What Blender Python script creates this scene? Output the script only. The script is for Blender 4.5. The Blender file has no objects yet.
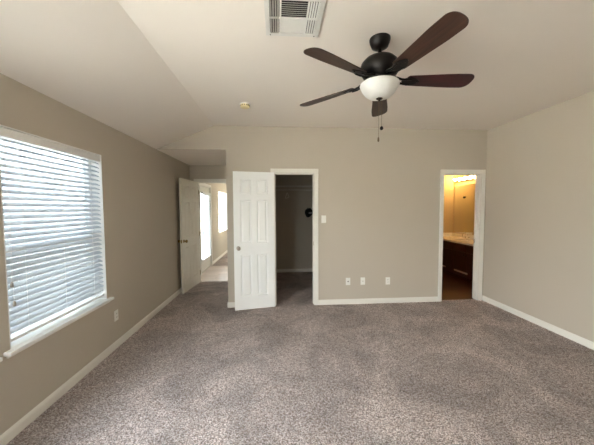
import bpy, math, random
from mathutils import Vector, Matrix
random.seed(4)
SC = bpy.context.scene
COL = SC.collection
PI = math.pi

# ------------------------------------------------------------------ camera
F_PX, YAW, PITCH, ROLL, EYE = 276.4, 0.06985, -0.05069, -0.00462, 1.501
def cam_matrix():
    cy, sy = math.cos(YAW), math.sin(YAW)
    cp, sp = math.cos(PITCH), math.sin(PITCH)
    fwd = Vector((sy * cp, cy * cp, sp))
    right = Vector((cy, -sy, 0))
    up = right.cross(fwd)
    c, s = math.cos(ROLL), math.sin(ROLL)
    r2 = c * right + s * up
    u2 = -s * right + c * up
    m = Matrix((r2, u2, -fwd)).transposed().to_4x4()
    m.translation = Vector((0, 0, EYE))
    return m
cd = bpy.data.cameras.new('camera')
cd.sensor_fit = 'HORIZONTAL'; cd.sensor_width = 36.0
cd.lens = 36.0 * F_PX / 594.0
cd.clip_start = 0.02; cd.clip_end = 300
cam = bpy.data.objects.new('camera', cd); COL.objects.link(cam)
cam.matrix_world = cam_matrix()
SC.camera = cam

# ------------------------------------------------------------------ world (bright hazy sky), exposure
SKY = 9.0
w = bpy.data.worlds.new('sky'); SC.world = w; w.use_nodes = True
nt = w.node_tree; nt.nodes.clear()
out = nt.nodes.new('ShaderNodeOutputWorld'); bg = nt.nodes.new('ShaderNodeBackground')
tc = nt.nodes.new('ShaderNodeTexCoord'); sx = nt.nodes.new('ShaderNodeSeparateXYZ'); rp = nt.nodes.new('ShaderNodeValToRGB')
rp.color_ramp.elements[0].position = 0.0; rp.color_ramp.elements[0].color = (0.50, 0.50, 0.48, 1)
rp.color_ramp.elements[1].position = 0.7; rp.color_ramp.elements[1].color = (0.72, 0.82, 0.95, 1)
e = rp.color_ramp.elements.new(0.12); e.color = (0.97, 0.985, 1.0, 1)
nt.links.new(tc.outputs['Generated'], sx.inputs[0]); nt.links.new(sx.outputs['Z'], rp.inputs[0])
nt.links.new(rp.outputs[0], bg.inputs[0]); bg.inputs[1].default_value = SKY
nt.links.new(bg.outputs[0], out.inputs[0])
SC.view_settings.view_transform = 'Standard'; SC.view_settings.look = 'None'
SC.view_settings.gamma = 1.0; SC.view_settings.use_curve_mapping = False
SC.view_settings.exposure = 1.42
SC.cycles.max_bounces = 12; SC.cycles.diffuse_bounces = 8; SC.cycles.transparent_max_bounces = 16
SC.cycles.use_denoising = True
SC.cycles.sample_clamp_indirect = 8.0
BULB = 52.0
sl = bpy.data.lights.new('sun', 'SUN'); sl.energy = 45.0; sl.angle = math.radians(1.0); sl.color = (1.0, 0.97, 0.92)
so = bpy.data.objects.new('sun', sl); COL.objects.link(so)
so.rotation_euler = Vector((0.10, 0.30, 0.94)).to_track_quat('Z', 'Y').to_euler()

# ------------------------------------------------------------------ measured room
XL, XR, D = -1.758, 3.315, 4.207
HC, HL, XC, XE, D2 = 2.722, 2.373, -0.928, -0.760, 5.713
YF = -1.60            # wall behind the camera
T = 0.115             # inner wall thickness
TE = 0.16             # outer wall thickness
CL = (-0.045, 0.565); BD = (2.612, 3.232); ED = (-1.615, -0.83); DH = 2.043
CLX, CLY = (XE + T, 2.20), 6.46
BX, BY = (2.42, 4.40), 6.66
HY = 10.6
W1 = (1.897, 2.932, 0.575, 2.045)
W2 = (0.40, 1.752, 0.575, 2.045)
W0 = (-1.05, 0.05, 0.25, 2.10)
FW = (-1.66, -0.95, 0.45, 2.10)
PD = (6.42, 7.42, 0.0, 2.06)
HW = (8.42, 9.95, 0.80, 2.02)

def portal(loc, rot, sx_, sy_):
    l = bpy.data.lights.new('window_daylight', 'AREA'); l.shape = 'RECTANGLE'; l.size = sx_; l.size_y = sy_
    o = bpy.data.objects.new('window_daylight', l); COL.objects.link(o); o.location = loc; o.rotation_euler = rot
    l.cycles.is_portal = True
    return o
for (a, b, z0, z1) in (W0, W1, W2, PD, HW):
    portal((XL - TE - 0.02, (a + b) / 2, (z0 + z1) / 2), (0, -PI / 2, 0), z1 - z0, b - a)

portal(((FW[0] + FW[1]) / 2, YF - TE - 0.02, (FW[2] + FW[3]) / 2), (PI / 2, 0, 0), FW[1] - FW[0], FW[3] - FW[2])
# ------------------------------------------------------------------ materials
def srgb(r, g, b):
    f = lambda c: (c / 12.92 if c <= 0.04045 else ((c + 0.055) / 1.055) ** 2.4)
    return (f(r / 255), f(g / 255), f(b / 255), 1)
class Mat:
    def __init__(s, name):
        s.m = bpy.data.materials.new(name); s.m.use_nodes = True
        s.n = s.m.node_tree.nodes; s.l = s.m.node_tree.links
        s.b = s.n['Principled BSDF']
        s.o = s.n['Material Output']
    def node(s, t, **k):
        n = s.n.new(t)
        for a, b in k.items():
            if a in n.inputs.keys(): n.inputs[a].default_value = b
            else: setattr(n, a, b)
        return n
def simple(name, col, rough=0.5, metal=0.0, var=0.04, scale=30, bump=0.0, bscale=200, spec=0.5):
    M = Mat(name); g = M.node('ShaderNodeTexCoord')
    n = M.node('ShaderNodeTexNoise', Scale=scale, Detail=3.0)
    M.l.new(g.outputs['Object'], n.inputs['Vector'])
    mx = M.node('ShaderNodeMix', data_type='RGBA')
    mx.inputs[6].default_value = tuple(c * (1 - var) for c in col[:3]) + (1,)
    mx.inputs[7].default_value = tuple(min(1, c * (1 + var)) for c in col[:3]) + (1,)
    M.l.new(n.outputs['Fac'], mx.inputs[0]); M.l.new(mx.outputs[2], M.b.inputs['Base Color'])
    M.b.inputs['Roughness'].default_value = rough; M.b.inputs['Metallic'].default_value = metal
    M.b.inputs['Specular IOR Level'].default_value = spec
    if bump:
        n2 = M.node('ShaderNodeTexNoise', Scale=bscale, Detail=2.0)
        M.l.new(g.outputs['Object'], n2.inputs['Vector'])
        bp = M.node('ShaderNodeBump', Strength=bump, Distance=0.002)
        M.l.new(n2.outputs['Fac'], bp.inputs['Height']); M.l.new(bp.outputs[0], M.b.inputs['Normal'])
    return M.m
m_wall = simple('wall_paint', srgb(192, 184, 170), 0.75, var=0.015, scale=2, bump=0.25, bscale=160, spec=0.25)
m_ceil = simple('ceiling_paint', srgb(230, 223, 214), 0.85, var=0.01, scale=2, bump=0.25, bscale=120, spec=0.15)
m_trim = simple('trim_paint', srgb(232, 230, 222), 0.35, var=0.01)
m_door = simple('door_paint', srgb(240, 243, 242), 0.38, var=0.01)
m_doorw = simple('entry_door_paint', srgb(226, 220, 205), 0.40, var=0.01)
m_vinyl = simple('white_vinyl', srgb(240, 241, 240), 0.35, var=0.01)
m_plate = simple('plastic_plate', srgb(236, 236, 230), 0.35, var=0.01)
m_slot = simple('dark_slot', srgb(45, 42, 40), 0.6)
m_bronze = simple('dark_bronze', srgb(22, 18, 16), 0.38, metal=0.4, var=0.1)
m_chain = simple('chain_metal', srgb(120, 105, 85), 0.35, metal=0.9)
m_nickel = simple('satin_nickel', srgb(176, 170, 160), 0.3, metal=1.0)
m_brass = simple('aged_brass', srgb(150, 128, 80), 0.3, metal=1.0)
m_chrome = simple('chrome', srgb(230, 230, 230), 0.08, metal=1.0)
m_vent = simple('vent_enamel', srgb(216, 214, 208), 0.4)
m_duct = simple('duct_black', srgb(28, 27, 26), 0.8)
m_smoke = simple('yellowed_plastic', srgb(222, 208, 160), 0.45)
m_counter = simple('cream_counter', srgb(246, 242, 232), 0.2, var=0.05, scale=12)
m_bwall = simple('bath_wall_paint', srgb(200, 180, 140), 0.7, var=0.015, scale=2, bump=0.2, bscale=160)
m_concrete = simple('outdoor_ground', srgb(154, 150, 142), 0.9, var=0.1, scale=3)
m_blocker = simple('blocker_grey', srgb(120, 128, 136), 0.9, var=0.05, scale=5)  # grey of the added light blockers outside
m_rod = simple('closet_rod_white', srgb(205, 200, 190), 0.4)
m_hang = simple('hanger_plastic', srgb(240, 236, 228), 0.4)
m_cap = simple('black_cloth', srgb(22, 21, 22), 0.9, bump=0.6, bscale=90)
m_greyc = simple('grey_cloth', srgb(150, 150, 150), 0.8)

def wood(name, c1, c2, scale=(4, 40, 40), rough=0.45, axis='X'):
    M = Mat(name); g = M.node('ShaderNodeTexCoord'); mp = M.node('ShaderNodeMapping')
    mp.inputs['Scale'].default_value = scale
    n = M.node('ShaderNodeTexNoise', Scale=1.0, Detail=6.0, Roughness=0.6)
    M.l.new(g.outputs['Object'], mp.inputs[0]); M.l.new(mp.outputs[0], n.inputs['Vector'])
    r = M.node('ShaderNodeValToRGB'); r.color_ramp.elements[0].color = c1; r.color_ramp.elements[1].color = c2
    r.color_ramp.elements[0].position = 0.35; r.color_ramp.elements[1].position = 0.68
    M.l.new(n.outputs['Fac'], r.inputs[0]); M.l.new(r.outputs[0], M.b.inputs['Base Color'])
    M.b.inputs['Roughness'].default_value = rough
    return M.m
m_blade = wood('walnut_blade', srgb(44, 27, 20), srgb(74, 48, 36), (3, 45, 45), 0.42)
m_bladed = wood('dark_cherry_blade', srgb(44, 18, 20), srgb(66, 26, 28), (3, 45, 45), 0.42)
m_cab = wood('dark_cherry_cabinet', srgb(40, 9, 9), srgb(58, 15, 13), (30, 30, 3), 0.35)

def carpet(name, dark, mid, light, patch=0.26):
    M = Mat(name); g = M.node('ShaderNodeTexCoord')
    P = g.outputs['Object']
    warp = M.node('ShaderNodeTexNoise', Scale=60.0, Detail=2.0)
    M.l.new(P, warp.inputs['Vector'])
    add = M.node('ShaderNodeVectorMath', operation='MULTIPLY_ADD')
    add.inputs[1].default_value = (0.008, 0.008, 0.0)
    M.l.new(warp.outputs['Color'], add.inputs[0]); M.l.new(P, add.inputs[2])
    v = M.node('ShaderNodeTexVoronoi', Scale=165.0); v.feature = 'F1'
    M.l.new(add.outputs[0], v.inputs['Vector'])
    n1 = M.node('ShaderNodeTexNoise', Scale=125.0, Detail=4.0, Roughness=0.7)
    M.l.new(P, n1.inputs['Vector'])
    # per-tuft yarn colour
    sep = M.node('ShaderNodeSeparateColor'); M.l.new(v.outputs['Color'], sep.inputs[0])
    mixf = M.node('ShaderNodeMath', operation='MULTIPLY_ADD'); mixf.inputs[1].default_value = 0.55
    M.l.new(sep.outputs[0], mixf.inputs[0])
    m2 = M.node('ShaderNodeMath', operation='MULTIPLY'); m2.inputs[1].default_value = 0.6
    M.l.new(n1.outputs['Fac'], m2.inputs[0]); M.l.new(m2.outputs[0], mixf.inputs[2])
    r = M.node('ShaderNodeValToRGB')
    r.color_ramp.elements[0].position = 0.2; r.color_ramp.elements[0].color = dark
    r.color_ramp.elements[1].position = 0.88; r.color_ramp.elements[1].color = light
    e = r.color_ramp.elements.new(0.52); e.color = mid
    M.l.new(mixf.outputs[0], r.inputs[0])
    # brushed pile patches (tread and vacuum marks)
    n3 = M.node('ShaderNodeTexNoise', Scale=1.7, Detail=4.0, Roughness=0.6, Distortion=0.8); M.l.new(P, n3.inputs['Vector'])
    mr = M.node('ShaderNodeMapRange'); mr.inputs[1].default_value = 0.35; mr.inputs[2].default_value = 0.65
    mr.inputs[3].default_value = 1 - patch; mr.inputs[4].default_value = 1 + patch
    M.l.new(n3.outputs['Fac'], mr.inputs[0])
    vm = M.node('ShaderNodeVectorMath', operation='SCALE')
    M.l.new(r.outputs[0], vm.inputs[0]); M.l.new(mr.outputs[0], vm.inputs['Scale'])
    M.l.new(vm.outputs[0], M.b.inputs['Base Color'])
    M.b.inputs['Roughness'].default_value = 0.95; M.b.inputs['Specular IOR Level'].default_value = 0.1
    M.b.inputs['Sheen Weight'].default_value = 0.25; M.b.inputs['Sheen Roughness'].default_value = 0.5
    h = M.node('ShaderNodeMath', operation='SUBTRACT')
    M.l.new(n1.outputs['Fac'], h.inputs[0]); M.l.new(v.outputs['Distance'], h.inputs[1])
    bp = M.node('ShaderNodeBump', Strength=1.0, Distance=0.016)
    M.l.new(h.outputs[0], bp.inputs['Height']); M.l.new(bp.outputs[0], M.b.inputs['Normal'])
    return M.m
m_carpet = carpet('frieze_carpet', srgb(30, 19, 14), srgb(178, 155, 144), srgb(255, 246, 243))

def planks(name, c1, c2, rough):
    M = Mat(name); g = M.node('ShaderNodeTexCoord')
    b = M.node('ShaderNodeTexBrick', Scale=1.0)
    b.inputs['Color1'].default_value = c1; b.inputs['Color2'].default_value = c2
    b.inputs['Mortar'].default_value = tuple(c * 0.5 for c in c1[:3]) + (1,)
    b.inputs['Mortar Size'].default_value = 0.003; b.inputs['Brick Width'].default_value = 0.9; b.inputs['Row Height'].default_value = 0.15
    M.l.new(g.outputs['Object'], b.inputs['Vector'])
    M.l.new(b.outputs['Color'], M.b.inputs['Base Color']); M.b.inputs['Roughness'].default_value = rough
    return M.m
m_landing = planks('light_vinyl_plank', srgb(190, 172, 160), srgb(205, 188, 176), 0.3)
m_bfloor = planks('dark_wood_floor', srgb(62, 30, 20), srgb(78, 40, 26), 0.35)

def slat_mat():
    M = Mat('blind_slat'); M.b.inputs['Base Color'].default_value = srgb(212, 219, 226); M.b.inputs['Roughness'].default_value = 0.4
    t = M.node('ShaderNodeBsdfTranslucent'); t.inputs[0].default_value = srgb(225, 236, 245)
    mx = M.node('ShaderNodeMixShader'); mx.inputs[0].default_value = 0.10
    M.l.new(M.b.outputs[0], mx.inputs[1]); M.l.new(t.outputs[0], mx.inputs[2]); M.l.new(mx.outputs[0], M.o.inputs[0])
    return M.m
m_slat = slat_mat()
def pane_mat():
    M = Mat('window_glass'); tr = M.node('ShaderNodeBsdfTransparent'); tr.inputs[0].default_value = (0.945, 0.955, 0.945, 1)
    gl = M.node('ShaderNodeBsdfGlossy'); gl.inputs['Roughness'].default_value = 0.02
    lw = M.node('ShaderNodeLayerWeight'); pw = M.node('ShaderNodeMath', operation='POWER'); pw.inputs[1].default_value = 5.0
    fr = M.node('ShaderNodeMath', operation='MULTIPLY_ADD'); fr.inputs[1].default_value = 0.7; fr.inputs[2].default_value = 0.03
    M.l.new(lw.outputs['Facing'], pw.inputs[0]); M.l.new(pw.outputs[0], fr.inputs[0])
    mx = M.node('ShaderNodeMixShader'); M.l.new(fr.outputs[0], mx.inputs[0])
    M.l.new(tr.outputs[0], mx.inputs[1]); M.l.new(gl.outputs[0], mx.inputs[2]); M.l.new(mx.outputs[0], M.o.inputs[0])
    return M.m
m_pane = pane_mat()
def bowl_mat():
    M = Mat('frosted_glass'); M.b.inputs['Base Color'].default_value = srgb(238, 238, 234); M.b.inputs['Roughness'].default_value = 0.3
    t = M.node('ShaderNodeBsdfTranslucent'); t.inputs[0].default_value = srgb(240, 240, 236)
    mx = M.node('ShaderNodeMixShader'); mx.inputs[0].default_value = 0.3
    M.l.new(M.b.outputs[0], mx.inputs[1]); M.l.new(t.outputs[0], mx.inputs[2]); M.l.new(mx.outputs[0], M.o.inputs[0])
    return M.m
m_bowl = bowl_mat()
def mirror_mat():
    M = Mat('mirror_glass'); M.b.inputs['Base Color'].default_value = (0.85, 0.87, 0.85, 1); M.b.inputs['Metallic'].default_value = 1; M.b.inputs['Roughness'].default_value = 0.01
    return M.m
m_mirror = mirror_mat()
def emit(name, col, s):
    M = Mat(name); M.b.inputs['Base Color'].default_value = (1, 1, 1, 1)
    M.b.inputs['Emission Color'].default_value = col; M.b.inputs['Emission Strength'].default_value = s
    return M.m
m_bulb = emit('lit_bulb', (1.0, 0.60, 0.22, 1), BULB)

# ------------------------------------------------------------------ mesh kit
class MB:
    def __init__(s): s.v = []; s.f = []
    def add(s, vs, fs):
        o = len(s.v); s.v += [tuple(x) for x in vs]; s.f += [tuple(i + o for i in f) for f in fs]; return s
    def box(s, x0, x1, y0, y1, z0, z1, M=None):
        vs = [Vector((x, y, z)) for z in (z0, z1) for y in (y0, y1) for x in (x0, x1)]
        if M: vs = [M @ p for p in vs]
        return s.add(vs, [(0, 2, 3, 1), (4, 5, 7, 6), (0, 1, 5, 4), (2, 6, 7, 3), (0, 4, 6, 2), (1, 3, 7, 5)])
    def prism(s, pts, y0, y1, M=None):          # pts in (x,z), extruded along y
        n = len(pts); vs = [Vector((x, y0, z)) for x, z in pts] + [Vector((x, y1, z)) for x, z in pts]
        if M: vs = [M @ p for p in vs]
        fs = [tuple(range(n)), tuple(range(2 * n - 1, n - 1, -1))] + [(i, i + n, (i + 1) % n + n, (i + 1) % n) for i in range(n)]
        return s.add(vs, fs)
    def frustum(s, a, b, M=None):               # a=(x0,x1,z0,z1,y), b likewise
        vs = [Vector((q[i], q[4], q[j])) for q in (a, b) for i, j in ((0, 2), (1, 2), (1, 3), (0, 3))]
        if M: vs = [M @ p for p in vs]
        return s.add(vs, [(0, 3, 2, 1), (4, 5, 6, 7)] + [(i, (i + 1) % 4, (i + 1) % 4 + 4, i + 4) for i in range(4)])
    def lathe(s, prof, n=40, M=None):           # prof list (r,z)
        vs = []; fs = []
        for r, z in prof:
            for k in range(n):
                a = 2 * PI * k / n; p = Vector((r * math.cos(a), r * math.sin(a), z)); vs.append(M @ p if M else p)
        for i in range(len(prof) - 1):
            for k in range(n):
                fs.append((i * n + k, i * n + (k + 1) % n, (i + 1) * n + (k + 1) % n, (i + 1) * n + k))
        fs.append(tuple(range(n - 1, -1, -1))); fs.append(tuple((len(prof) - 1) * n + k for k in range(n)))
        return s.add(vs, fs)
    def tube(s, path, r, n=10):
        path = [Vector(p) for p in path]; vs = []; fs = []
        prev = None
        for i, p in enumerate(path):
            t = (path[min(i + 1, len(path) - 1)] - path[max(i - 1, 0)]).normalized()
            if prev is None:
                ref = Vector((0, 0, 1)) if abs(t.z) < 0.9 else Vector((1, 0, 0))
                u = t.cross(ref).normalized()
            else: u = (prev - t * prev.dot(t)).normalized()
            prev = u; w_ = t.cross(u)
            rr = r[i] if isinstance(r, (list, tuple)) else r
            for k in range(n):
                a = 2 * PI * k / n; vs.append(p + rr * (math.cos(a) * u + math.sin(a) * w_))
        for i in range(len(path) - 1):
            for k in range(n): fs.append((i * n + k, i * n + (k + 1) % n, (i + 1) * n + (k + 1) % n, (i + 1) * n + k))
        fs.append(tuple(range(n - 1, -1, -1))); fs.append(tuple((len(path) - 1) * n + k for k in range(n)))
        return s.add(vs, fs)
    def build(s, name, mat, parent=None, loc=(0, 0, 0), bevel=0, smooth=False, kind=None, label=None):
        me = bpy.data.meshes.new(name); me.from_pydata(s.v, [], s.f); me.update()
        import bmesh
        b = bmesh.new(); b.from_mesh(me); bmesh.ops.recalc_face_normals(b, faces=b.faces); b.to_mesh(me); b.free()
        me.materials.append(mat)
        o = bpy.data.objects.new(name, me); COL.objects.link(o); o.location = loc
        if parent: o.parent = parent
        if bevel:
            m = o.modifiers.new('bevel', 'BEVEL'); m.width = bevel; m.segments = 2; m.limit_method = 'ANGLE'; m.angle_limit = 0.6
        if smooth:
            for p in me.polygons: p.use_smooth = True
            if hasattr(me, 'set_sharp_from_angle'): me.set_sharp_from_angle(angle=0.7)
        if kind: o['kind'] = kind
        if label: o['label'] = label
        return o
def empty(name, loc=(0, 0, 0), rz=0.0):
    o = bpy.data.objects.new(name, None); COL.objects.link(o); o.location = loc; o.rotation_euler = (0, 0, rz); o.empty_display_size = 0.1
    return o
def tag(o, label, cat, group=None):
    o['label'] = label; o['category'] = cat
    if group: o['group'] = group
    return o
def S(mb, name, mat, **k): return mb.build(name, mat, kind='structure', **k)

def wall(mb, axis, lo, hi, a, b, z0, z1, holes):
    """wall slab between lo..hi across its thickness, a..b along, with rectangular holes (a0,a1,z0,z1)"""
    def bx(p, q, u, v):
        if q - p < 1e-4 or v - u < 1e-4: return
        if axis == 'x': mb.box(lo, hi, p, q, u, v)     # wall plane normal along X
        else: mb.box(p, q, lo, hi, u, v)
    cur = a
    for (h0, h1, g0, g1) in sorted(holes):
        bx(cur, h0, z0, z1); bx(h0, h1, z0, g0); bx(h0, h1, g1, z1); cur = h1
    bx(cur, b, z0, z1)

# ------------------------------------------------------------------ shell
ZT = 2.95
mb = MB(); wall(mb, 'x', XL - TE, XL, YF, HY, -0.1, ZT, [W0, W1, W2, PD, HW]); S(mb, 'wall_left', m_wall)
mb = MB()
wall(mb, 'y', D, D + T, XE, BX[1] + T, -0.1, ZT, [(CL[0], CL[1], -0.1, DH), (BD[0], BD[1], -0.1, DH)])
mb.box(XL, XE, D, D + 0.02, HL, ZT)
S(mb, 'wall_back', m_wall)
S(MB().box(XR, XR + T, YF, D, -0.1, ZT), 'wall_right', m_wall)
mb = MB(); wall(mb, 'y', YF - TE, YF, XL - TE, XR + T, -0.1, ZT, [FW]); S(mb, 'wall_front', m_wall)
# side wall of the entry nook, carried on as the hall's inner wall
S(MB().box(XE, XE + T, D + T, HY, -0.1, 2.6), 'wall_nook', m_wall)
mb = MB(); wall(mb, 'y', D2, D2 + T, XL, XE, -0.1, 2.6, [(ED[0], ED[1], -0.1, DH)]); S(mb, 'wall_entry', m_wall)
S(MB().box(XL - TE, XE + T, HY, HY + T, -0.1, 2.6), 'wall_hall', m_wall)
# closet
mb = MB(); mb.box(CLX[0], CLX[1] + T, CLY, CLY + T, -0.1, 2.6); mb.box(CLX[1], CLX[1] + T, D + T, CLY, -0.1, 2.6)
S(mb, 'wall_closet', m_wall)
# bathroom
mb = MB(); mb.box(BX[0] - T, BX[1] + T, BY, BY + T, -0.1, 2.6); mb.box(BX[1], BX[1] + T, D + T, BY, -0.1, 2.6); mb.box(BX[0] - T, BX[0], D + T, BY, -0.1, 2.6)
S(mb, 'wall_bathroom', m_bwall)
# ceilings
mb = MB()
c = 0.06
mb.prism([(XL - c, HL - c * (HC - HL) / (XC - XL)), (XC, HC), (XR + c, HC), (XR + c, ZT), (XL - c, ZT)], YF - c, D + 0.0)
S(mb, 'ceiling', m_ceil)
S(MB().box(XL - c, XE, D + 0.02, D2 + c, HL, 2.62), 'ceiling_nook', m_ceil)
S(MB().box(XL - c, XE + c, D2 + c, HY + c, 2.44, 2.62), 'ceiling_hall', m_ceil)
S(MB().box(CLX[0] - c, CLX[1] + c, D + T - c, CLY + c, 2.44, 2.62), 'ceiling_closet', m_ceil)
S(MB().box(BX[0] - c, BX[1] + c, D + T - c, BY + c, 2.44, 2.62), 'ceiling_bathroom', m_ceil)
# floors
mb = MB()
mb.box(XL - TE, XR + T, YF - TE, D + 0.05, -0.1, 0)
mb.box(XL - TE, XE, D + 0.05, D2 + 0.06, -0.1, 0)
mb.box(XE, CLX[1] + 0.04, D + 0.05, CLY + T, -0.1, 0)
S(mb, 'floor', m_carpet)
S(MB().box(XL, XE, D2 + 0.06, 7.34, -0.1, 0.0), 'floor_landing', m_landing)
S(MB().box(XL, XE, 7.34, HY, -0.1, 0.0), 'floor_hall', m_carpet)
S(MB().box(CLX[1] + 0.04, BX[1] + T, D + 0.05, BY + T, -0.1, 0.0), 'floor_bathroom', m_bfloor)
S(MB().box(-40, 40, -40, 50, -0.32, -0.2), 'ground', m_concrete)
# added blockers that dim the large left window: outer wall, cross wall, overhang
S(MB().box(-3.40, -3.20, 1.76, 7.1, -0.2, 6.2), 'wall_light_blocker', m_blocker)
S(MB().box(-3.20, XL - TE, 1.76, 1.84, -0.2, 4.2), 'wall_light_screen', m_blocker)
S(MB().box(XL - TE - 0.45, XL - TE, 1.84, 6.2, 2.45, 2.62), 'trim_light_shade', m_trim)

# ------------------------------------------------------------------ baseboards
BH, BT = 0.078, 0.013
def bb_profile(t=BT, h=BH): return [(0, 0), (t, 0), (t, h * 0.72), (t * 0.55, h * 0.9), (t * 0.3, h), (0, h)]
def baseboard(name, segs):
    """segs: (p, q, nx, ny) board along p->q on the wall whose room-side normal is (nx,ny)"""
    mb = MB()
    for (p, q, nx, ny) in segs:
        p = Vector(p + (0,)); q = Vector(q + (0,)); L = (q - p).length
        yv = (q - p).normalized(); xv = Vector((nx, ny, 0))
        M = Matrix((xv, yv, Vector((0, 0, 1)))).transposed().to_4x4(); M.translation = p
        mb.prism(bb_profile(), 0, L, M)
    return S(mb, name, m_trim)
CW = 0.057   # casing width
baseboard('baseboard_left', [((XL, YF), (XL, D2), 1, 0)])
baseboard('baseboard_right', [((XR, YF), (XR, D), -1, 0)])
baseboard('baseboard_back', [((XE - BT, D), (CL[0] - CW, D), 0, -1), ((CL[1] + CW, D), (BD[0] - CW, D), 0, -1), ((XE, D - BT), (XE, D2), -1, 0)])
baseboard('baseboard_front', [((XL, YF), (XR, YF), 0, 1)])
baseboard('baseboard_closet', [((CLX[0], CLY), (CLX[1], CLY), 0, -1), ((CLX[1], D + T), (CLX[1], CLY), -1, 0), ((CLX[0], D + T), (CLX[0], CLY), 1, 0)])
baseboard('baseboard_hall', [((XL, D2 + T), (XL, PD[0] - CW), 1, 0), ((XL, PD[1] + CW), (XL, HY), 1, 0), ((XL, HY), (XE, HY), 0, -1), ((XE, D2 + T), (XE, HY), -1, 0)])
baseboard('baseboard_bathroom', [((BX[0], BY), (3.85, BY), 0, -1), ((BX[0], D + T), (BX[0], BY), 1, 0)])

# ------------------------------------------------------------------ door casings
def casing(name, x0, x1, h, y, ny, wall_t, jamb_extra=0.0):
    """cased opening in a wall normal to Y: casing on face y (room side ny), jamb lining through wall_t"""
    mb = MB(); t = 0.016
    ya, yb = sorted((y, y + ny * t)); g = 0.006
    def strip(a, b, u, v):
        mb.box(a, b, ya, yb, u, v)
        yc, yd = sorted((y + ny * t, y + ny * (t + 0.005)))
        # raised back band on the outside edge of the strip
        return yc, yd
    yc, yd = strip(x0 - CW, x0 + g * 0, 0, h); strip(x1, x1 + CW, 0, h); strip(x0 - CW, x1 + CW, h, h + CW)
    mb.box(x0 - CW, x0 - CW * 0.62, yc, yd, 0, h + CW * 0.62); mb.box(x1 + CW * 0.62, x1 + CW, yc, yd, 0, h + CW * 0.62)
    mb.box(x0 - CW, x1 + CW, yc, yd, h + CW * 0.62, h + CW)
    # jambs (thin lining) and door stop
    j = 0.012; y0, y1 = sorted((y, y - ny * wall_t))
    mb.box(x0, x0 + j, y0, y1, 0, h); mb.box(x1 - j, x1, y0, y1, 0, h); mb.box(x0 + j, x1 - j, y0, y1, h - j, h)
    ym = (y0 + y1) / 2
    mb.box(x0 + j, x0 + j + 0.01, ym - 0.005, ym + 0.025, 0, h - j); mb.box(x1 - j - 0.01, x1 - j, ym - 0.005, ym + 0.025, 0, h - j)
    mb.box(x0 + j, x1 - j, ym - 0.005, ym + 0.025, h - j - 0.01, h - j)
    return S(mb, name, m_trim, bevel=0.002)
tr_c = casing('trim_1', CL[0], CL[1], DH, D, -1, T)
tr_b = casing('trim_2', BD[0], BD[1], DH, D, -1, T)
tr_e = casing('trim_3', ED[0], ED[1], DH, D2, -1, T)
# strike plates let into the jambs
MB().box(CL[1] - 0.0145, CL[1] - 0.012, D + 0.03, D + 0.055, 0.93, 0.99).build('strike_plate', m_brass, parent=tr_c)
MB().box(BD[1] - 0.0145, BD[1] - 0.012, D + 0.075, D + 0.105, 0.92, 0.985).build('strike_plate', m_brass, parent=tr_b)

# ------------------------------------------------------------------ six-panel doors
def door_mesh(W, H=2.025, t=0.035):
    mb = MB(); core = t / 2 - 0.012
    xs = [0.17 * W, 0.445 * W, 0.57 * W, 0.845 * W]
    zs = [(0.19, 0.82), (0.98, 1.62), (1.695, 1.91)]
    mb.box(0.002, W - 0.002, -core, core, 0.002, H - 0.002)
    for a, b in ((0, xs[0]), (xs[1], xs[2]), (xs[3], W)): mb.box(a, b, -t / 2, t / 2, 0, H)
    for c0, c1 in ((xs[0], xs[1]), (xs[2], xs[3])):
        zz = [0] + [q for p in zs for q in p] + [H]
        for k in range(0, len(zz), 2): mb.box(c0, c1, -t / 2, t / 2, zz[k], zz[k + 1])
        for z0, z1 in zs:
            for sgn in (-1, 1):
                # sloped sticking around the recess, then the raised field
                o = 0.015
                yo, yi = sgn * t / 2 * 0.999, sgn * core
                A = [(c0, z0), (c1, z0), (c1, z1), (c0, z1)]; B = [(c0 + o, z0 + o), (c1 - o, z0 + o), (c1 - o, z1 - o), (c0 + o, z1 - o)]
                vs = [Vector((x, yo, z)) for x, z in A] + [Vector((x, yi, z)) for x, z in B]
                mb.add(vs, [(i, (i + 1) % 4, (i + 1) % 4 + 4, i + 4) for i in range(4)])
                a = (c0 + o + 0.008, c1 - o - 0.008, z0 + o + 0.008, z1 - o - 0.008, yi)
                k = 0.018
                b = (a[0] + k, a[1] - k, a[2] + k, a[3] - k, sgn * (t / 2 - 0.002))
                mb.frustum(a, b)
    return mb
def knob(parent, x, z, t, mat, both=True):
    for sgn in ((-1, 1) if both else (-1,)):
        mb = MB(); R = Matrix.Rotation(-sgn * PI / 2, 4, 'X'); R.translation = Vector((x, sgn * t / 2, z))
        mb.lathe([(0.03, 0), (0.03, 0.004), (0.026, 0.008), (0.011, 0.010), (0.010, 0.026), (0.017, 0.031), (0.026, 0.040), (0.029, 0.050), (0.026, 0.060), (0.015, 0.067), (0.002, 0.069)], 28, R)
        mb.build('door_handle', mat, parent=parent, smooth=True)
def hinge(parent, x, zs, sgn, t, mat):
    for z in zs:
        mb = MB(); mb.tube([(x, sgn * t / 2 + sgn * 0.004, z - 0.045), (x, sgn * t / 2 + sgn * 0.004, z + 0.045)], 0.006, 10)
        mb.build('hinge', mat, parent=parent, smooth=True)
# closet door folded back beside its opening
hx, hy = CL[0] - 0.004, D - 0.040
fx, fy = -0.636, 4.045
dd = door_mesh(0.60).build('door_1', m_door, kind='structure', loc=(hx, hy, 0.012), bevel=0)
dd.rotation_euler.z = math.atan2(fy - hy, fx - hx)
knob(dd, 0.60 - 0.062, 0.915, 0.035, m_nickel); hinge(dd, 0.002, (0.2, 1.0, 1.82), -1, 0.035, m_nickel)
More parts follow.
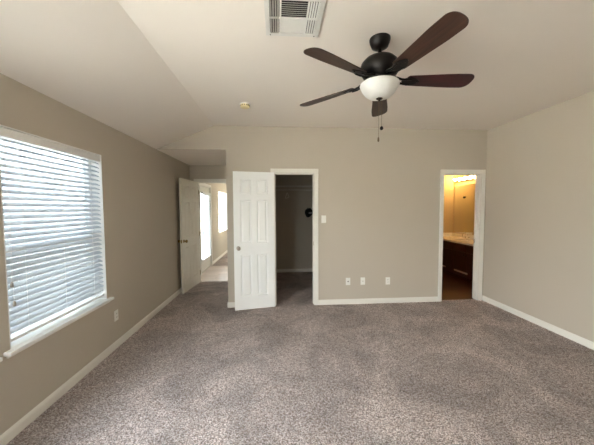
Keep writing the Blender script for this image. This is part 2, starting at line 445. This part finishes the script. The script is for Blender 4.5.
# bedroom door standing open in the nook
hx, hy = -1.600, D2 - 0.012
fx, fy = -1.682, 4.885
de = door_mesh(0.78).build('door_2', m_doorw, kind='structure', loc=(hx, hy, 0.012))
de.rotation_euler.z = math.atan2(fy - hy, fx - hx)
knob(de, 0.78 * 1.0 - 0.06, 0.92, 0.035, m_brass); hinge(de, 0.002, (0.2, 1.0, 1.82), 1, 0.035, m_brass)
MB().box(0.7795, 0.7815, -0.012, 0.012, 0.89, 0.95).build('latch_plate', m_brass, parent=de)

# ------------------------------------------------------------------ windows (in the outer wall, plane normal X)
def window_x(name, W, meet=True, grid=False):
    y0, y1, z0, z1 = W; root = empty(name, (XL - TE + 0.04, (y0 + y1) / 2, z0)); root['kind'] = 'structure'
    hw = (y1 - y0) / 2; H = z1 - z0; f = 0.045
    mb = MB()
    mb.box(-0.035, 0.02, -hw, -hw + f, 0, H); mb.box(-0.035, 0.02, hw - f, hw, 0, H)
    mb.box(-0.035, 0.02, -hw + f, hw - f, 0, f); mb.box(-0.035, 0.02, -hw + f, hw - f, H - f, H)
    if meet: mb.box(-0.03, 0.03, -hw + f, hw - f, H * 0.44 - 0.03, H * 0.44 + 0.03)
    mb.build('window_frame', m_vinyl, parent=root, bevel=0.003)
    if meet:
        zc = H * 0.44
        MB().box(-0.008, -0.004, -hw + f, hw - f, zc + 0.03, H - f).build('pane', m_pane, parent=root)
        MB().box(-0.008, -0.004, -hw + f, hw - f, f, zc - 0.03).build('pane', m_pane, parent=root)
    else:
        MB().box(-0.008, -0.004, -hw + f, hw - f, f, H - f).build('pane', m_pane, parent=root)
    # lining of the reveal in white
    r = TE - 0.04 - 0.02
    mb = MB(); t = 0.008
    mb.box(0.02, TE - 0.04, -hw, -hw + t, 0, H); mb.box(0.02, TE - 0.04, hw - t, hw, 0, H); mb.box(0.02, TE - 0.04, -hw + t, hw - t, H - t, H)
    mb.build('reveal', m_vinyl, parent=root)
    return root
def sill(root, W):
    y0, y1, z0, z1 = W; hw = (y1 - y0) / 2
    mb = MB(); x1 = TE - 0.04
    mb.box(0.02, x1, -hw + 0.008, hw - 0.008, 0.0, 0.012)
    mb.box(x1, x1 + 0.045, -hw - 0.048, hw + 0.048, -0.014, 0.012)
    mb.build('window_sill', m_vinyl, parent=root, bevel=0.004)
    MB().box(x1, x1 + 0.015, -hw - 0.03, hw + 0.03, -0.036, -0.014).build('apron', m_trim, parent=root, bevel=0.003)
w1 = window_x('window_1', W1); sill(w1, W1)
w2 = window_x('window_2', W2); sill(w2, W2)
w0 = window_x('window_added_left', W0); sill(w0, W0)  # added unseen window, lets extra daylight into the room
w3 = window_x('window_3', HW); sill(w3, HW)
# added unseen window behind the camera, brightens the room's left side
root = empty('window_added_front', ((FW[0] + FW[1]) / 2, YF - TE + 0.04, FW[2])); root['kind'] = 'structure'
hw = (FW[1] - FW[0]) / 2; H = FW[3] - FW[2]; f = 0.045
mb = MB()
for a, b, u, v in ((-hw, -hw + f, 0, H), (hw - f, hw, 0, H), (-hw + f, hw - f, 0, f), (-hw + f, hw - f, H - f, H), (-hw + f, hw - f, H * 0.47, H * 0.47 + 0.05)): mb.box(a, b, -0.035, 0.02, u, v)
mb.build('window_frame', m_vinyl, parent=root)
for a, b in ((f, H * 0.47), (H * 0.47 + 0.05, H - f)): MB().box(-hw + f, hw - f, -0.008, -0.004, a, b).build('pane', m_pane, parent=root)
MB().box(-hw - 0.05, hw + 0.05, TE - 0.04, TE, -0.014, 0.012).build('window_sill', m_vinyl, parent=root, bevel=0.004)
# ------------------------------------------------------------------ blinds
def slat_mesh(L, wd=0.050):
    mb = MB(); n = 5; vs = []; fs = []
    for side in (-1, 1):
        for i in range(n + 1):
            u = -wd / 2 + wd * i / n; h = 0.0025 * (1 - (2 * u / wd) ** 2)
            for y in (-L / 2, L / 2): vs.append((u, y, h + side * 0.0011))
    m = 2 * (n + 1)
    for i in range(n):
        a = 2 * i; fs.append((a, a + 1, a + 3, a + 2)); b = m + a; fs.append((b, b + 2, b + 3, b + 1))
    fs += [(0, m, m + 1, 1), (2 * n, 2 * n + 1, m + 2 * n + 1, m + 2 * n)]
    for y in (0, 1):
        for i in range(n): fs.append((2 * i + y, 2 * i + 2 + y, m + 2 * i + 2 + y, m + 2 * i + y))
    mb.add(vs, fs); return mb
def blind(W, xc, tilt, label, pitch=0.0425, wd=0.050, val=0.062, cords=True, group=None, lift=0.045):
    y0, y1, z0, z1 = W; L = (y1 - y0) - 0.022; H = z1 - z0 - 0.008
    root = empty('window_blind', (xc, (y0 + y1) / 2, z0)); tag(root, label, 'blinds', group)
    mb = MB(); mb.box(-0.022, 0.022, -L / 2, L / 2, H - 0.045, H - 0.004)
    mb.build('headrail', m_vinyl, parent=root, bevel=0.003)
    MB().box(0.024, 0.032, -L / 2 - 0.001, L / 2 + 0.001, H - val, H - 0.004).build('valance', m_vinyl, parent=root, bevel=0.002)
    z = H - val - 0.012; first = None
    while z > 0.012 + lift + 0.03:
        if first is None: o = first = slat_mesh(L, wd).build('slat', m_slat, parent=root, smooth=True)
        else: o = first.copy(); COL.objects.link(o); o.parent = root
        o.location = (0, 0, z); o.rotation_euler = (0, tilt, 0)
        z -= pitch
    MB().box(-0.024, 0.024, -L / 2, L / 2, 0.012 + lift - 0.012, 0.012 + lift + 0.008).build('bottom_rail', m_vinyl, parent=root, bevel=0.004)
    for y in (-L / 2 + 0.15, 0.0, L / 2 - 0.15):
        mb = MB()
        for x in (-0.0265, 0.0265): mb.tube([(x, y, 0.012 + lift), (x, y, H - 0.045)], 0.0009, 6)
        mb.build('ladder_cord', m_vinyl, parent=root)
    if cords:
        for dy, zz in ((0.030, 0.43), (0.040, 0.30)):
            mb = MB(); mb.tube([(0.036, -L / 2 + dy, zz), (0.036, -L / 2 + dy, H - val)], 0.001, 6)
            cdo = mb.build('pull_cord', m_vinyl, parent=root)
            mb = MB(); mb.lathe([(0.003, 0.018), (0.008, 0.010), (0.010, -0.012), (0.008, -0.018)], 14, Matrix.Translation((0.036, -L / 2 + dy, zz)))
            mb.build('tassel', m_nickel, parent=cdo, smooth=True)
    return root
TILT = math.radians(30)
blind(W1, XL - 0.040, TILT, 'wide white slatted blind on the large left window, two cord tassels at its near side')

# ------------------------------------------------------------------ patio door in the hall
y0, y1 = PD[0], PD[1]
mb = MB()
for a, b in ((y0 - CW, y0), (y1, y1 + CW)): mb.box(XL, XL + 0.016, a, b, 0, 2.06)
mb.box(XL, XL + 0.016, y0 - CW, y1 + CW, 2.06, 2.06 + CW)
mb.box(XL - TE, XL, y0, y0 + 0.02, 0, 2.06); mb.box(XL - TE, XL, y1 - 0.02, y1, 0, 2.06); mb.box(XL - TE, XL, y0 + 0.02, y1 - 0.02, 2.04, 2.06)
S(mb, 'trim_4', m_trim, bevel=0.002)
root = empty('door_3', (XL - 0.05, (y0 + y1) / 2, 0.0)); root['kind'] = 'structure'
hw = (y1 - y0) / 2 - 0.022
gx, gz0, gz1 = hw - 0.10, 0.30, 1.90
mb = MB()
for a, b, u, v in ((-hw, -gx, 0.012, 2.035), (gx, hw, 0.012, 2.035), (-gx, gx, 0.012, gz0), (-gx, gx, gz1, 2.035)): mb.box(-0.022, 0.022, a, b, u, v)
mb.build('door_leaf', m_trim, parent=root, bevel=0.002)
mb = MB()
for a, b, u, v in ((-gx, -gx + 0.02, gz0, gz1), (gx - 0.02, gx, gz0, gz1), (-gx + 0.02, gx - 0.02, gz0, gz0 + 0.02), (-gx + 0.02, gx - 0.02, gz1 - 0.02, gz1)): mb.box(0.022, 0.032, a, b, u, v)
mb.build('glazing_bead', m_trim, parent=root)
MB().box(-0.012, -0.008, -gx, gx, gz0, gz1).build('pane', m_pane, parent=root)
R = Matrix.Rotation(PI / 2, 4, 'Y'); R.translation = Vector((0.022, -hw + 0.06, 0.95))
MB().lathe([(0.03, 0), (0.03, 0.004), (0.011, 0.010), (0.010, 0.026), (0.026, 0.040), (0.029, 0.050), (0.015, 0.067), (0.002, 0.069)], 24, R).build('door_handle', m_nickel, parent=root, smooth=True)
blind((y0 + 0.12, y1 - 0.12, 0.30, 1.91), XL + 0.010, math.radians(36), 'narrow full-length slatted blind on the glazed door beyond the bedroom door', pitch=0.042, cords=False, val=0.05, lift=0.0)

# ------------------------------------------------------------------ ceiling fan
FX, FY = 0.748, 2.016
fan = empty('ceiling_fan', (FX, FY, HC)); tag(fan, 'dark bronze five-blade ceiling fan with white bowl light, hanging from ceiling', 'ceiling fan')
zc = lambda z: z - HC
MB().lathe([(0.074, 0), (0.074, zc(2.712)), (0.070, zc(2.695)), (0.058, zc(2.665)), (0.036, zc(2.652)), (0.02, zc(2.648))], 40).build('canopy', m_bronze, parent=fan, smooth=True)
MB().lathe([(0.013, zc(2.652)), (0.013, zc(2.605))], 20).build('downrod', m_bronze, parent=fan, smooth=True)
MB().lathe([(0.030, zc(2.615)), (0.032, zc(2.602)), (0.065, zc(2.594)), (0.105, zc(2.575)), (0.130, zc(2.548)), (0.137, zc(2.520)), (0.134, zc(2.485)), (0.118, zc(2.462)), (0.098, zc(2.452)), (0.092, zc(2.440))], 48).build('motor_housing', m_bronze, parent=fan, smooth=True)
MB().lathe([(0.092, zc(2.440)), (0.092, zc(2.420)), (0.120, zc(2.412)), (0.126, zc(2.402))], 48).build('switch_housing', m_bronze, parent=fan, smooth=True)
bowl = MB().lathe([(0.124, zc(2.404)), (0.138, zc(2.402)), (0.140, zc(2.393)), (0.134, zc(2.386)), (0.127, zc(2.366)), (0.106, zc(2.335)), (0.080, zc(2.313)), (0.050, zc(2.303)), (0.012, zc(2.299))], 56).build('bowl_shade', m_bowl, parent=fan, smooth=True)
MB().lathe([(0.030, zc(2.311)), (0.030, zc(2.306)), (0.020, zc(2.296)), (0.010, zc(2.290)), (0.006, zc(2.282)), (0.002, zc(2.280))], 28).build('finial', m_bronze, parent=fan, smooth=True)
def chain(x, y, z0, z1, tip):
    mb = MB(); n = int((z0 - z1) / 0.006)
    mb.tube([(x, y, zc(z0)), (x, y, zc(z1))], 0.0011, 6)
    for k in range(n):
        z = zc(z0 - (k + 0.5) * (z0 - z1) / n); mb.lathe([(0.0004, z + 0.002), (0.0019, z), (0.0004, z - 0.002)], 6, Matrix.Translation((x, y, 0)))
    c_ = mb.build('pull_chain', m_chain, parent=fan)
    if tip == 'ball': MB().lathe([(0.002, 0.016), (0.010, 0.009), (0.013, 0), (0.010, -0.009), (0.002, -0.014)], 16, Matrix.Translation((x, y, zc(z1)))).build('fob', m_bronze, parent=c_, smooth=True)
    else: MB().lathe([(0.002, 0.016), (0.006, 0.006), (0.007, -0.014), (0.003, -0.02)], 14, Matrix.Translation((x, y, zc(z1)))).build('fob', m_chain, parent=c_, smooth=True)
chain(0.004, -0.040, 2.296, 2.075, 'ball'); chain(-0.018, -0.040, 2.296, 1.998, 'bob')
def blade_mesh():
    mb = MB(); pts = []
    r0, r1 = 0.205, 0.682; n = 14
    def hwid(t): return 0.050 + 0.022 * min(1, t * 1.3)
    top = []; xe = r1 - 0.055
    for i in range(n + 1):
        t = i / n; x = r0 + (xe - r0) * t; top.append((x, hwid(t)))
    arc = [(xe + 0.055 * math.sin(a), 0.072 * math.cos(a) ** 0.75) for a in [PI / 2 * k / 9 for k in range(1, 9)]] + [(r1, 0.0)]
    up = [(r0 - 0.012, 0.035)] + top + arc
    out_ = up + [(x, -y) for x, y in reversed(up[:-1])]
    n2 = len(out_)
    vs = [Vector((x, y, 0.003)) for x, y in out_] + [Vector((x, y, -0.003)) for x, y in out_]
    mb.add(vs, [tuple(range(n2)), tuple(range(2 * n2 - 1, n2 - 1, -1))] + [(i, i + n2, (i + 1) % n2 + n2, (i + 1) % n2) for i in range(n2)])
    return mb
def arm_mesh():
    mb = MB()
    # curved iron from housing out to a three-screw plate under the blade
    path = [(0.085, 0, 0.018), (0.125, 0, 0.008), (0.155, 0, -0.004), (0.185, 0, -0.010), (0.225, 0, -0.010)]
    for dy in (-0.014, 0.014):
        mb.tube([(x, dy * (1 + 1.0 * i / 4), z) for i, (x, y, z) in enumerate(path)], [0.010, 0.009, 0.008, 0.007, 0.006], 8)
    vs = []
    P = [(0.175, -0.030), (0.215, -0.044), (0.250, -0.034), (0.285, -0.012), (0.292, 0), (0.285, 0.012), (0.250, 0.034), (0.215, 0.044), (0.175, 0.030), (0.160, 0)]
    n = len(P); vs = [Vector((x, y, -0.0035)) for x, y in P] + [Vector((x, y, -0.0085)) for x, y in P]
    mb.add(vs, [tuple(range(n)), tuple(range(2 * n - 1, n - 1, -1))] + [(i, i + n, (i + 1) % n + n, (i + 1) % n) for i in range(n)])
    for x, y in ((0.215, -0.03), (0.215, 0.03), (0.272, 0)): mb.lathe([(0.006, -0.0085), (0.006, -0.011), (0.002, -0.013)], 10, Matrix.Translation((x, y, 0)))
    return mb
PH = math.radians(-2.6); dz = [0.002, -0.034, -0.040, -0.006, 0.030]
for k in range(5):
    a = PH + k * 2 * PI / 5
    M = Matrix.Translation((0, 0, zc(2.428))) @ Matrix.Rotation(a, 4, 'Z') @ Matrix.Rotation(-math.atan2(dz[k], 0.70), 4, 'Y') @ Matrix.Rotation(math.radians(-13), 4, 'X')
    bl = blade_mesh().build('blade', m_bladed if k == 0 else m_blade, parent=fan, bevel=0.001); bl.matrix_local = M
    ar = arm_mesh().build('blade_arm', m_bronze, parent=fan, smooth=True); ar.matrix_local = M

# ------------------------------------------------------------------ ceiling vent and smoke detector
VX0, VX1, VY0, VY1 = -0.070, 0.295, 1.645, 2.010
vx, vy = (VX0 + VX1) / 2, (VY0 + VY1) / 2; hs = (VX1 - VX0) / 2
vent = empty('ceiling_vent', (vx, vy, HC)); tag(vent, 'square white metal air vent with angled louvers in the ceiling', 'air vent')
mb = MB(); i_ = hs - 0.030
for a, b, u, v in ((-hs, -i_, -hs, hs), (i_, hs, -hs, hs), (-i_, i_, -hs, -i_), (-i_, i_, i_, hs)): mb.box(a, b, u, v, -0.010, 0.0)
cw = 0.085
mb.box(-i_, i_, -0.006, 0.006, -0.012, -0.003)
for x in (-cw, cw): mb.box(x - 0.006, x + 0.006, -i_, i_, -0.012, -0.003)
mb.build('frame', m_vent, parent=vent, bevel=0.002)
MB().box(-i_, i_, -i_, i_, -0.0015, -0.0005).build('duct_opening', m_duct, parent=vent)
def louver(L, along, x, y, ang):
    mb = MB(); w_ = 0.012
    if along == 'x': M = Matrix.Translation((x, y, -0.0085)) @ Matrix.Rotation(ang, 4, 'X'); mb.box(-L / 2, L / 2, -w_ / 2, w_ / 2, -0.0006, 0.0006, M)
    else: M = Matrix.Translation((x, y, -0.0085)) @ Matrix.Rotation(ang, 4, 'Y'); mb.box(-w_ / 2, w_ / 2, -L / 2, L / 2, -0.0006, 0.0006, M)
    mb.build('louver', m_vent, parent=vent)
hl = i_ - 0.006
for sy in (-1, 1):
    yc_ = sy * (0.006 + hl / 2)
    for k in range(8): louver(2 * cw - 0.012, 'x', 0, sy * (0.014 + k * 0.0172), math.radians(-16 if sy > 0 else 38))
    for sx_ in (-1, 1):
        for k in range(4): louver(hl, 'y', sx_ * (cw + 0.015 + k * 0.0150), yc_, math.radians(38 * sx_))
for sx_ in (-1, 1):
    for sy in (-1, 1):
        if sy > 0: MB().lathe([(0.004, -0.010), (0.004, -0.0115), (0.001, -0.0125)], 10, Matrix.Translation((sx_ * (hs - 0.03), sy * (hs - 0.012), 0))).build('screw', m_duct, parent=vent)

sd = empty('smoke_detector', (-0.370, 3.328, HC)); tag(sd, 'small round yellowed smoke detector on the ceiling', 'smoke detector')
MB().lathe([(0.062, 0), (0.062, -0.010), (0.058, -0.013)], 36).build('base_plate', m_trim, parent=sd, smooth=True)
MB().lathe([(0.055, -0.012), (0.055, -0.034), (0.048, -0.042), (0.020, -0.045), (0.002, -0.045)], 36).build('cover', m_smoke, parent=sd, smooth=True)
mb = MB()
for k in range(16):
    a = 2 * PI * k / 16; M = Matrix.Rotation(a, 4, 'Z'); mb.box(0.0545, 0.0565, -0.004, 0.004, -0.030, -0.018, M)
mb.build('vent_slots', m_slot, parent=sd)

# ------------------------------------------------------------------ plates on the walls
def plate(name, loc, rz, kind, label, cat, group=None):
    r = empty(name, loc, rz); tag(r, label, cat, group)          # local: -Y faces the room
    MB().box(-0.036, 0.036, -0.006, 0, -0.058, 0.058).build('plate', m_plate, parent=r, bevel=0.003)
    if kind == 'outlet':
        for z in (-0.02, 0.02):
            b = MB().box(-0.017, 0.017, -0.0085, -0.006, z - 0.015, z + 0.015).build('socket', m_plate, parent=r, bevel=0.002)
            mb = MB()
            for x in (-0.007, 0.007): mb.box(x - 0.0015, x + 0.0015, -0.0092, -0.0084, z - 0.002, z + 0.008)
            mb.lathe([(0.0025, 0), (0.0025, 0.0008)], 10, Matrix.Translation((0, -0.0084, z - 0.008)) @ Matrix.Rotation(PI / 2, 4, 'X'))
            mb.build('slots', m_slot, parent=b)
    elif kind == 'coax':
        MB().lathe([(0.008, 0), (0.008, 0.004), (0.005, 0.004), (0.005, 0.012)], 12, Matrix.Translation((0, -0.006, 0)) @ Matrix.Rotation(PI / 2, 4, 'X')).build('connector', m_nickel, parent=r)
    elif kind == 'phone':
        MB().box(-0.008, 0.008, -0.0075, -0.006, -0.009, 0.009).build('jack', m_slot, parent=r)
    elif kind == 'switch':
        MB().box(-0.006, 0.006, -0.0075, -0.006, -0.013, 0.013).build('toggle_slot', m_plate, parent=r)
        MB().box(-0.004, 0.004, -0.017, -0.0075, 0.001, 0.010).build('toggle', m_plate, parent=r, bevel=0.001)
    return r
plate('light_switch', (0.706, D, 1.335), 0, 'switch', 'white light switch on the wall right beside the closet casing', 'light switch')
plate('telephone_jack', (1.090, D, 0.358), 0, 'phone', 'white jack plate low on back wall, nearest the closet', 'wall jack')
plate('cable_jack', (1.325, D, 0.358), 0, 'coax', 'white jack plate low on back wall, middle of the three plates', 'wall jack')
plate('wall_outlet', (1.728, D, 0.352), 0, 'outlet', 'white electrical outlet low on back wall, nearest the bathroom door', 'outlet')
plate('wall_outlet', (XL, 3.075, 0.352), PI / 2, 'outlet', 'white electrical outlet low on left wall below the window corner', 'outlet')

# ------------------------------------------------------------------ closet contents
sh = empty('closet_shelf', ((CLX[0] + CLX[1]) / 2, CLY, 2.0)); tag(sh, 'shelf on the closet back wall, over the hanging rod', 'shelf')
hwc = (CLX[1] - CLX[0]) / 2
MB().box(-hwc, hwc, -0.30, 0, 0.0, 0.016).build('board', m_rod, parent=sh)
MB().box(-hwc, hwc, -0.312, -0.30, -0.012, 0.018).build('front_edge', m_rod, parent=sh)
rod = MB().tube([(-hwc, 0, 0), (hwc, 0, 0)], 0.016, 16).build('closet_rod', m_rod, loc=((CLX[0] + CLX[1]) / 2, CLY - 0.28, 1.915), smooth=True)
tag(rod, 'pale hanging rod across the dark closet, under the shelf', 'closet rod')
hg = empty('clothes_hanger', (0.214, CLY - 0.28, 1.915), math.radians(99)); tag(hg, 'pale empty clothes hanger hanging edge-on from the closet rod', 'hanger')
mb = MB(); hook = [(0.020 * math.cos(a), 0, 0.0 + 0.020 * math.sin(a)) for a in [PI * (1.0 - k / 9 * 1.25) + 0 for k in range(10)]]
hook = [(-0.0195 * 1, 0, -0.006)] + hook[0:1] + hook[1:]
last = hook[-1]
hook += [(0.004, 0, -0.035), (0.0, 0, -0.065)]
mb.tube(hook, 0.0018, 8); mb.build('hook', m_nickel, parent=hg, smooth=True)
mb = MB(); mb.tube([(0, 0, -0.062), (-0.10, 0, -0.105), (-0.195, 0, -0.155), (-0.20, 0, -0.172), (-0.185, 0, -0.178), (0.185, 0, -0.178), (0.20, 0, -0.172), (0.195, 0, -0.155), (0.10, 0, -0.105), (0, 0, -0.062)], 0.005, 8)
mb.build('shoulder_bar', m_hang, parent=hg, smooth=True)
# dark bundle on a hook at the right of the closet
hk = empty('wall_hook', (0.707, CLY, 1.50)); tag(hk, 'metal hook on the closet back wall carrying the dark bundle', 'hook')
MB().tube([(0, 0, 0), (0, -0.08, 0.0), (0, -0.14, 0.004), (0, -0.15, 0.02)], 0.005, 10).build('peg', m_nickel, parent=hk, smooth=True)
MB().box(-0.015, 0.015, -0.004, 0, -0.03, 0.03).build('back_plate', m_nickel, parent=hk)
import bmesh
def lumpy(name, mat, r, sc, seed, parent=None, loc=(0, 0, 0)):
    b = bmesh.new(); bmesh.ops.create_icosphere(b, subdivisions=4, radius=r)
    rnd = random.Random(seed); K = [(Vector((rnd.uniform(-1, 1), rnd.uniform(-1, 1), rnd.uniform(-1, 1))).normalized(), rnd.uniform(3, 9), rnd.uniform(0, 6)) for _ in range(9)]
    for v in b.verts:
        n = v.co.normalized(); d = sum(math.sin(n.dot(q) * f_ + p) for q, f_, p in K) / 9
        v.co = n * r * (1 + 0.28 * d); v.co = Vector((v.co.x * sc[0], v.co.y * sc[1], v.co.z * sc[2]))
    me = bpy.data.meshes.new(name); b.to_mesh(me); b.free(); me.materials.append(mat)
    for p in me.polygons: p.use_smooth = True
    o = bpy.data.objects.new(name, me); COL.objects.link(o); o.location = loc
    if parent: o.parent = parent
    return o
bd = empty('dark_bundle', (0.712, CLY - 0.115, 1.405)); tag(bd, 'small black cloth bundle with a grey patch hanging inside the closet, by its right jamb', 'cloth')
lumpy('cloth', m_cap, 0.105, (0.9, 0.8, 1.0), 3, bd)
lumpy('patch', m_greyc, 0.03, (1.4, 0.6, 0.7), 5, bd, (0.03, -0.078, -0.005))

# ------------------------------------------------------------------ bathroom vanity
VF, VYa, VYb = 3.875, 5.02, BY - 0.002
van = empty('vanity_cabinet', (VF, VYa, 0)); tag(van, 'dark cherry bathroom vanity cabinet under the cream counter', 'cabinet')
LW = VYb - VYa; dp = BX[1] - VF - 0.002
mb = MB(); mb.box(0.02, dp, 0, LW, 0.10, 0.735); mb.box(0.075, dp, 0, LW, 0, 0.10); mb.build('body', m_cab, parent=van)
nd = 4; wdr = LW / nd
for k in range(nd):
    a, b = k * wdr + 0.008, (k + 1) * wdr - 0.008
    mb = MB(); u, v = 0.175, 0.565; s_ = 0.055
    mb.box(0.006, 0.02, a, b, u, v)
    mb.box(0.0, 0.006, a, a + s_, u, v); mb.box(0.0, 0.006, b - s_, b, u, v); mb.box(0, 0.006, a + s_, b - s_, u, u + s_); mb.box(0, 0.006, a + s_, b - s_, v - s_, v)
    dr = mb.build('door', m_cab, parent=van, bevel=0.002)
    yk = b - 0.028 if k % 2 == 0 else a + 0.028
    MB().lathe([(0.006, 0), (0.006, 0.012), (0.013, 0.016), (0.013, 0.022), (0.003, 0.026)], 16, Matrix.Translation((0, yk, 0.51)) @ Matrix.Rotation(-PI / 2, 4, 'Y')).build('knob', m_bronze, parent=dr, smooth=True)
    mb = MB(); mb.box(0.0, 0.02, a, b, 0.58, 0.715); dw = mb.build('drawer', m_cab, parent=van, bevel=0.003)
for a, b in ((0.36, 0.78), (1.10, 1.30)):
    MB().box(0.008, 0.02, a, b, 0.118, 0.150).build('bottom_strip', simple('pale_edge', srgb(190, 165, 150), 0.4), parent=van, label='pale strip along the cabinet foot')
ct = empty('vanity_counter', (VF - 0.02, VYa - 0.01, 0.737)); tag(ct, 'cream bathroom vanity countertop with backsplash', 'countertop')
cdp = BX[1] - (VF - 0.02) - 0.001; cl = BY - (VYa - 0.01) - 0.001
MB().box(0, cdp, 0, cl, 0, 0.042).build('slab', m_counter, parent=ct, bevel=0.006)
bs = MB().box(-0.019, 0, 0, cl, 0, 0.098).build('backsplash', m_counter, loc=(BX[1] - 0.001, VYa - 0.01, 0.7795), bevel=0.003)
tag(bs, 'long cream backsplash at the foot of the bathroom mirror', 'backsplash', 'cream counter backsplashes')
bs = MB().box(0, cdp - 0.04, -0.019, 0, 0, 0.098).build('backsplash', m_counter, loc=(VF, BY - 0.001, 0.7795), bevel=0.003)
tag(bs, 'short cream side splash where the counter meets the far bathroom wall', 'backsplash', 'cream counter backsplashes')
sk = MB(); sk.lathe([(0.150, 0.0), (0.165, 0.004), (0.205, 0.010), (0.212, 0.004), (0.214, 0.0)], 40)
sko = sk.build('sink_rim', m_counter, parent=ct, loc=(0.225, 0.92, 0.043), smooth=True); sko.scale = (0.72, 1, 1)
fc = empty('faucet', (4.30, 5.98, 0.7815)); tag(fc, 'chrome faucet with curved spout on the bathroom counter', 'faucet')
MB().box(-0.022, 0.022, -0.075, 0.075, 0.001, 0.012).build('base', m_chrome, parent=fc, bevel=0.004)
pth = [(0, 0, 0.01), (0, 0, 0.10)] + [(-0.055 + 0.055 * math.cos(a), 0, 0.10 + 0.055 * math.sin(a)) for a in [PI * k / 10 for k in range(1, 11)]] + [(-0.11, 0, 0.07)]
MB().tube(pth, 0.009, 14).build('spout', m_chrome, parent=fc, smooth=True)
for y in (-0.055, 0.055): MB().lathe([(0.014, 0.010), (0.012, 0.03), (0.018, 0.036), (0.018, 0.055), (0.008, 0.06)], 18, Matrix.Translation((0, y, 0))).build('tap_handle', m_chrome, parent=fc, smooth=True)
mi = MB().box(0, 0.005, 0, 1.56, 0, 1.15).build('wall_mirror', m_mirror, loc=(BX[1] - 0.006, 5.04, 0.885)); tag(mi, 'large frameless mirror above the bathroom vanity', 'mirror')
vl = empty('vanity_light', (BX[1], 6.22, 2.185)); tag(vl, 'chrome vanity light bar with four glowing globe bulbs above mirror', 'vanity light')
MB().box(-0.028, 0, -0.38, 0.38, -0.055, 0.055).build('back_bar', m_chrome, parent=vl, bevel=0.004)
for k in range(4):
    y = -0.285 + k * 0.19
    MB().lathe([(0.022, 0.028), (0.022, 0.045)], 18, Matrix.Translation((0, y, 0)) @ Matrix.Rotation(-PI / 2, 4, 'Y')).build('socket', m_chrome, parent=vl, smooth=True)
    b = MB(); b.lathe([(0.012, 0.044), (0.022, 0.052)] + [(0.031 * math.sin(a), 0.078 - 0.031 * math.cos(a)) for a in [PI * q / 12 for q in range(4, 12)]] + [(0.001, 0.109)], 24, Matrix.Translation((0, y, 0)) @ Matrix.Rotation(-PI / 2, 4, 'Y'))
    b.build('bulb', m_bulb, parent=vl, smooth=True)
tr = empty('robe_hook', (4.11, BY, 1.76)); tag(tr, 'small dark robe hook on the bathroom far wall, seen in the mirror', 'hook')
MB().lathe([(0.028, 0), (0.028, 0.008), (0.010, 0.012), (0.010, 0.03)], 18, Matrix.Rotation(PI / 2, 4, 'X')).build('mount', m_bronze, parent=tr, smooth=True)
MB().tube([(0, -0.02, 0.0), (0, -0.045, -0.012), (0.0, -0.06, 0.005), (0, -0.065, 0.03)], 0.007, 8).build('peg', m_bronze, parent=tr, smooth=True)
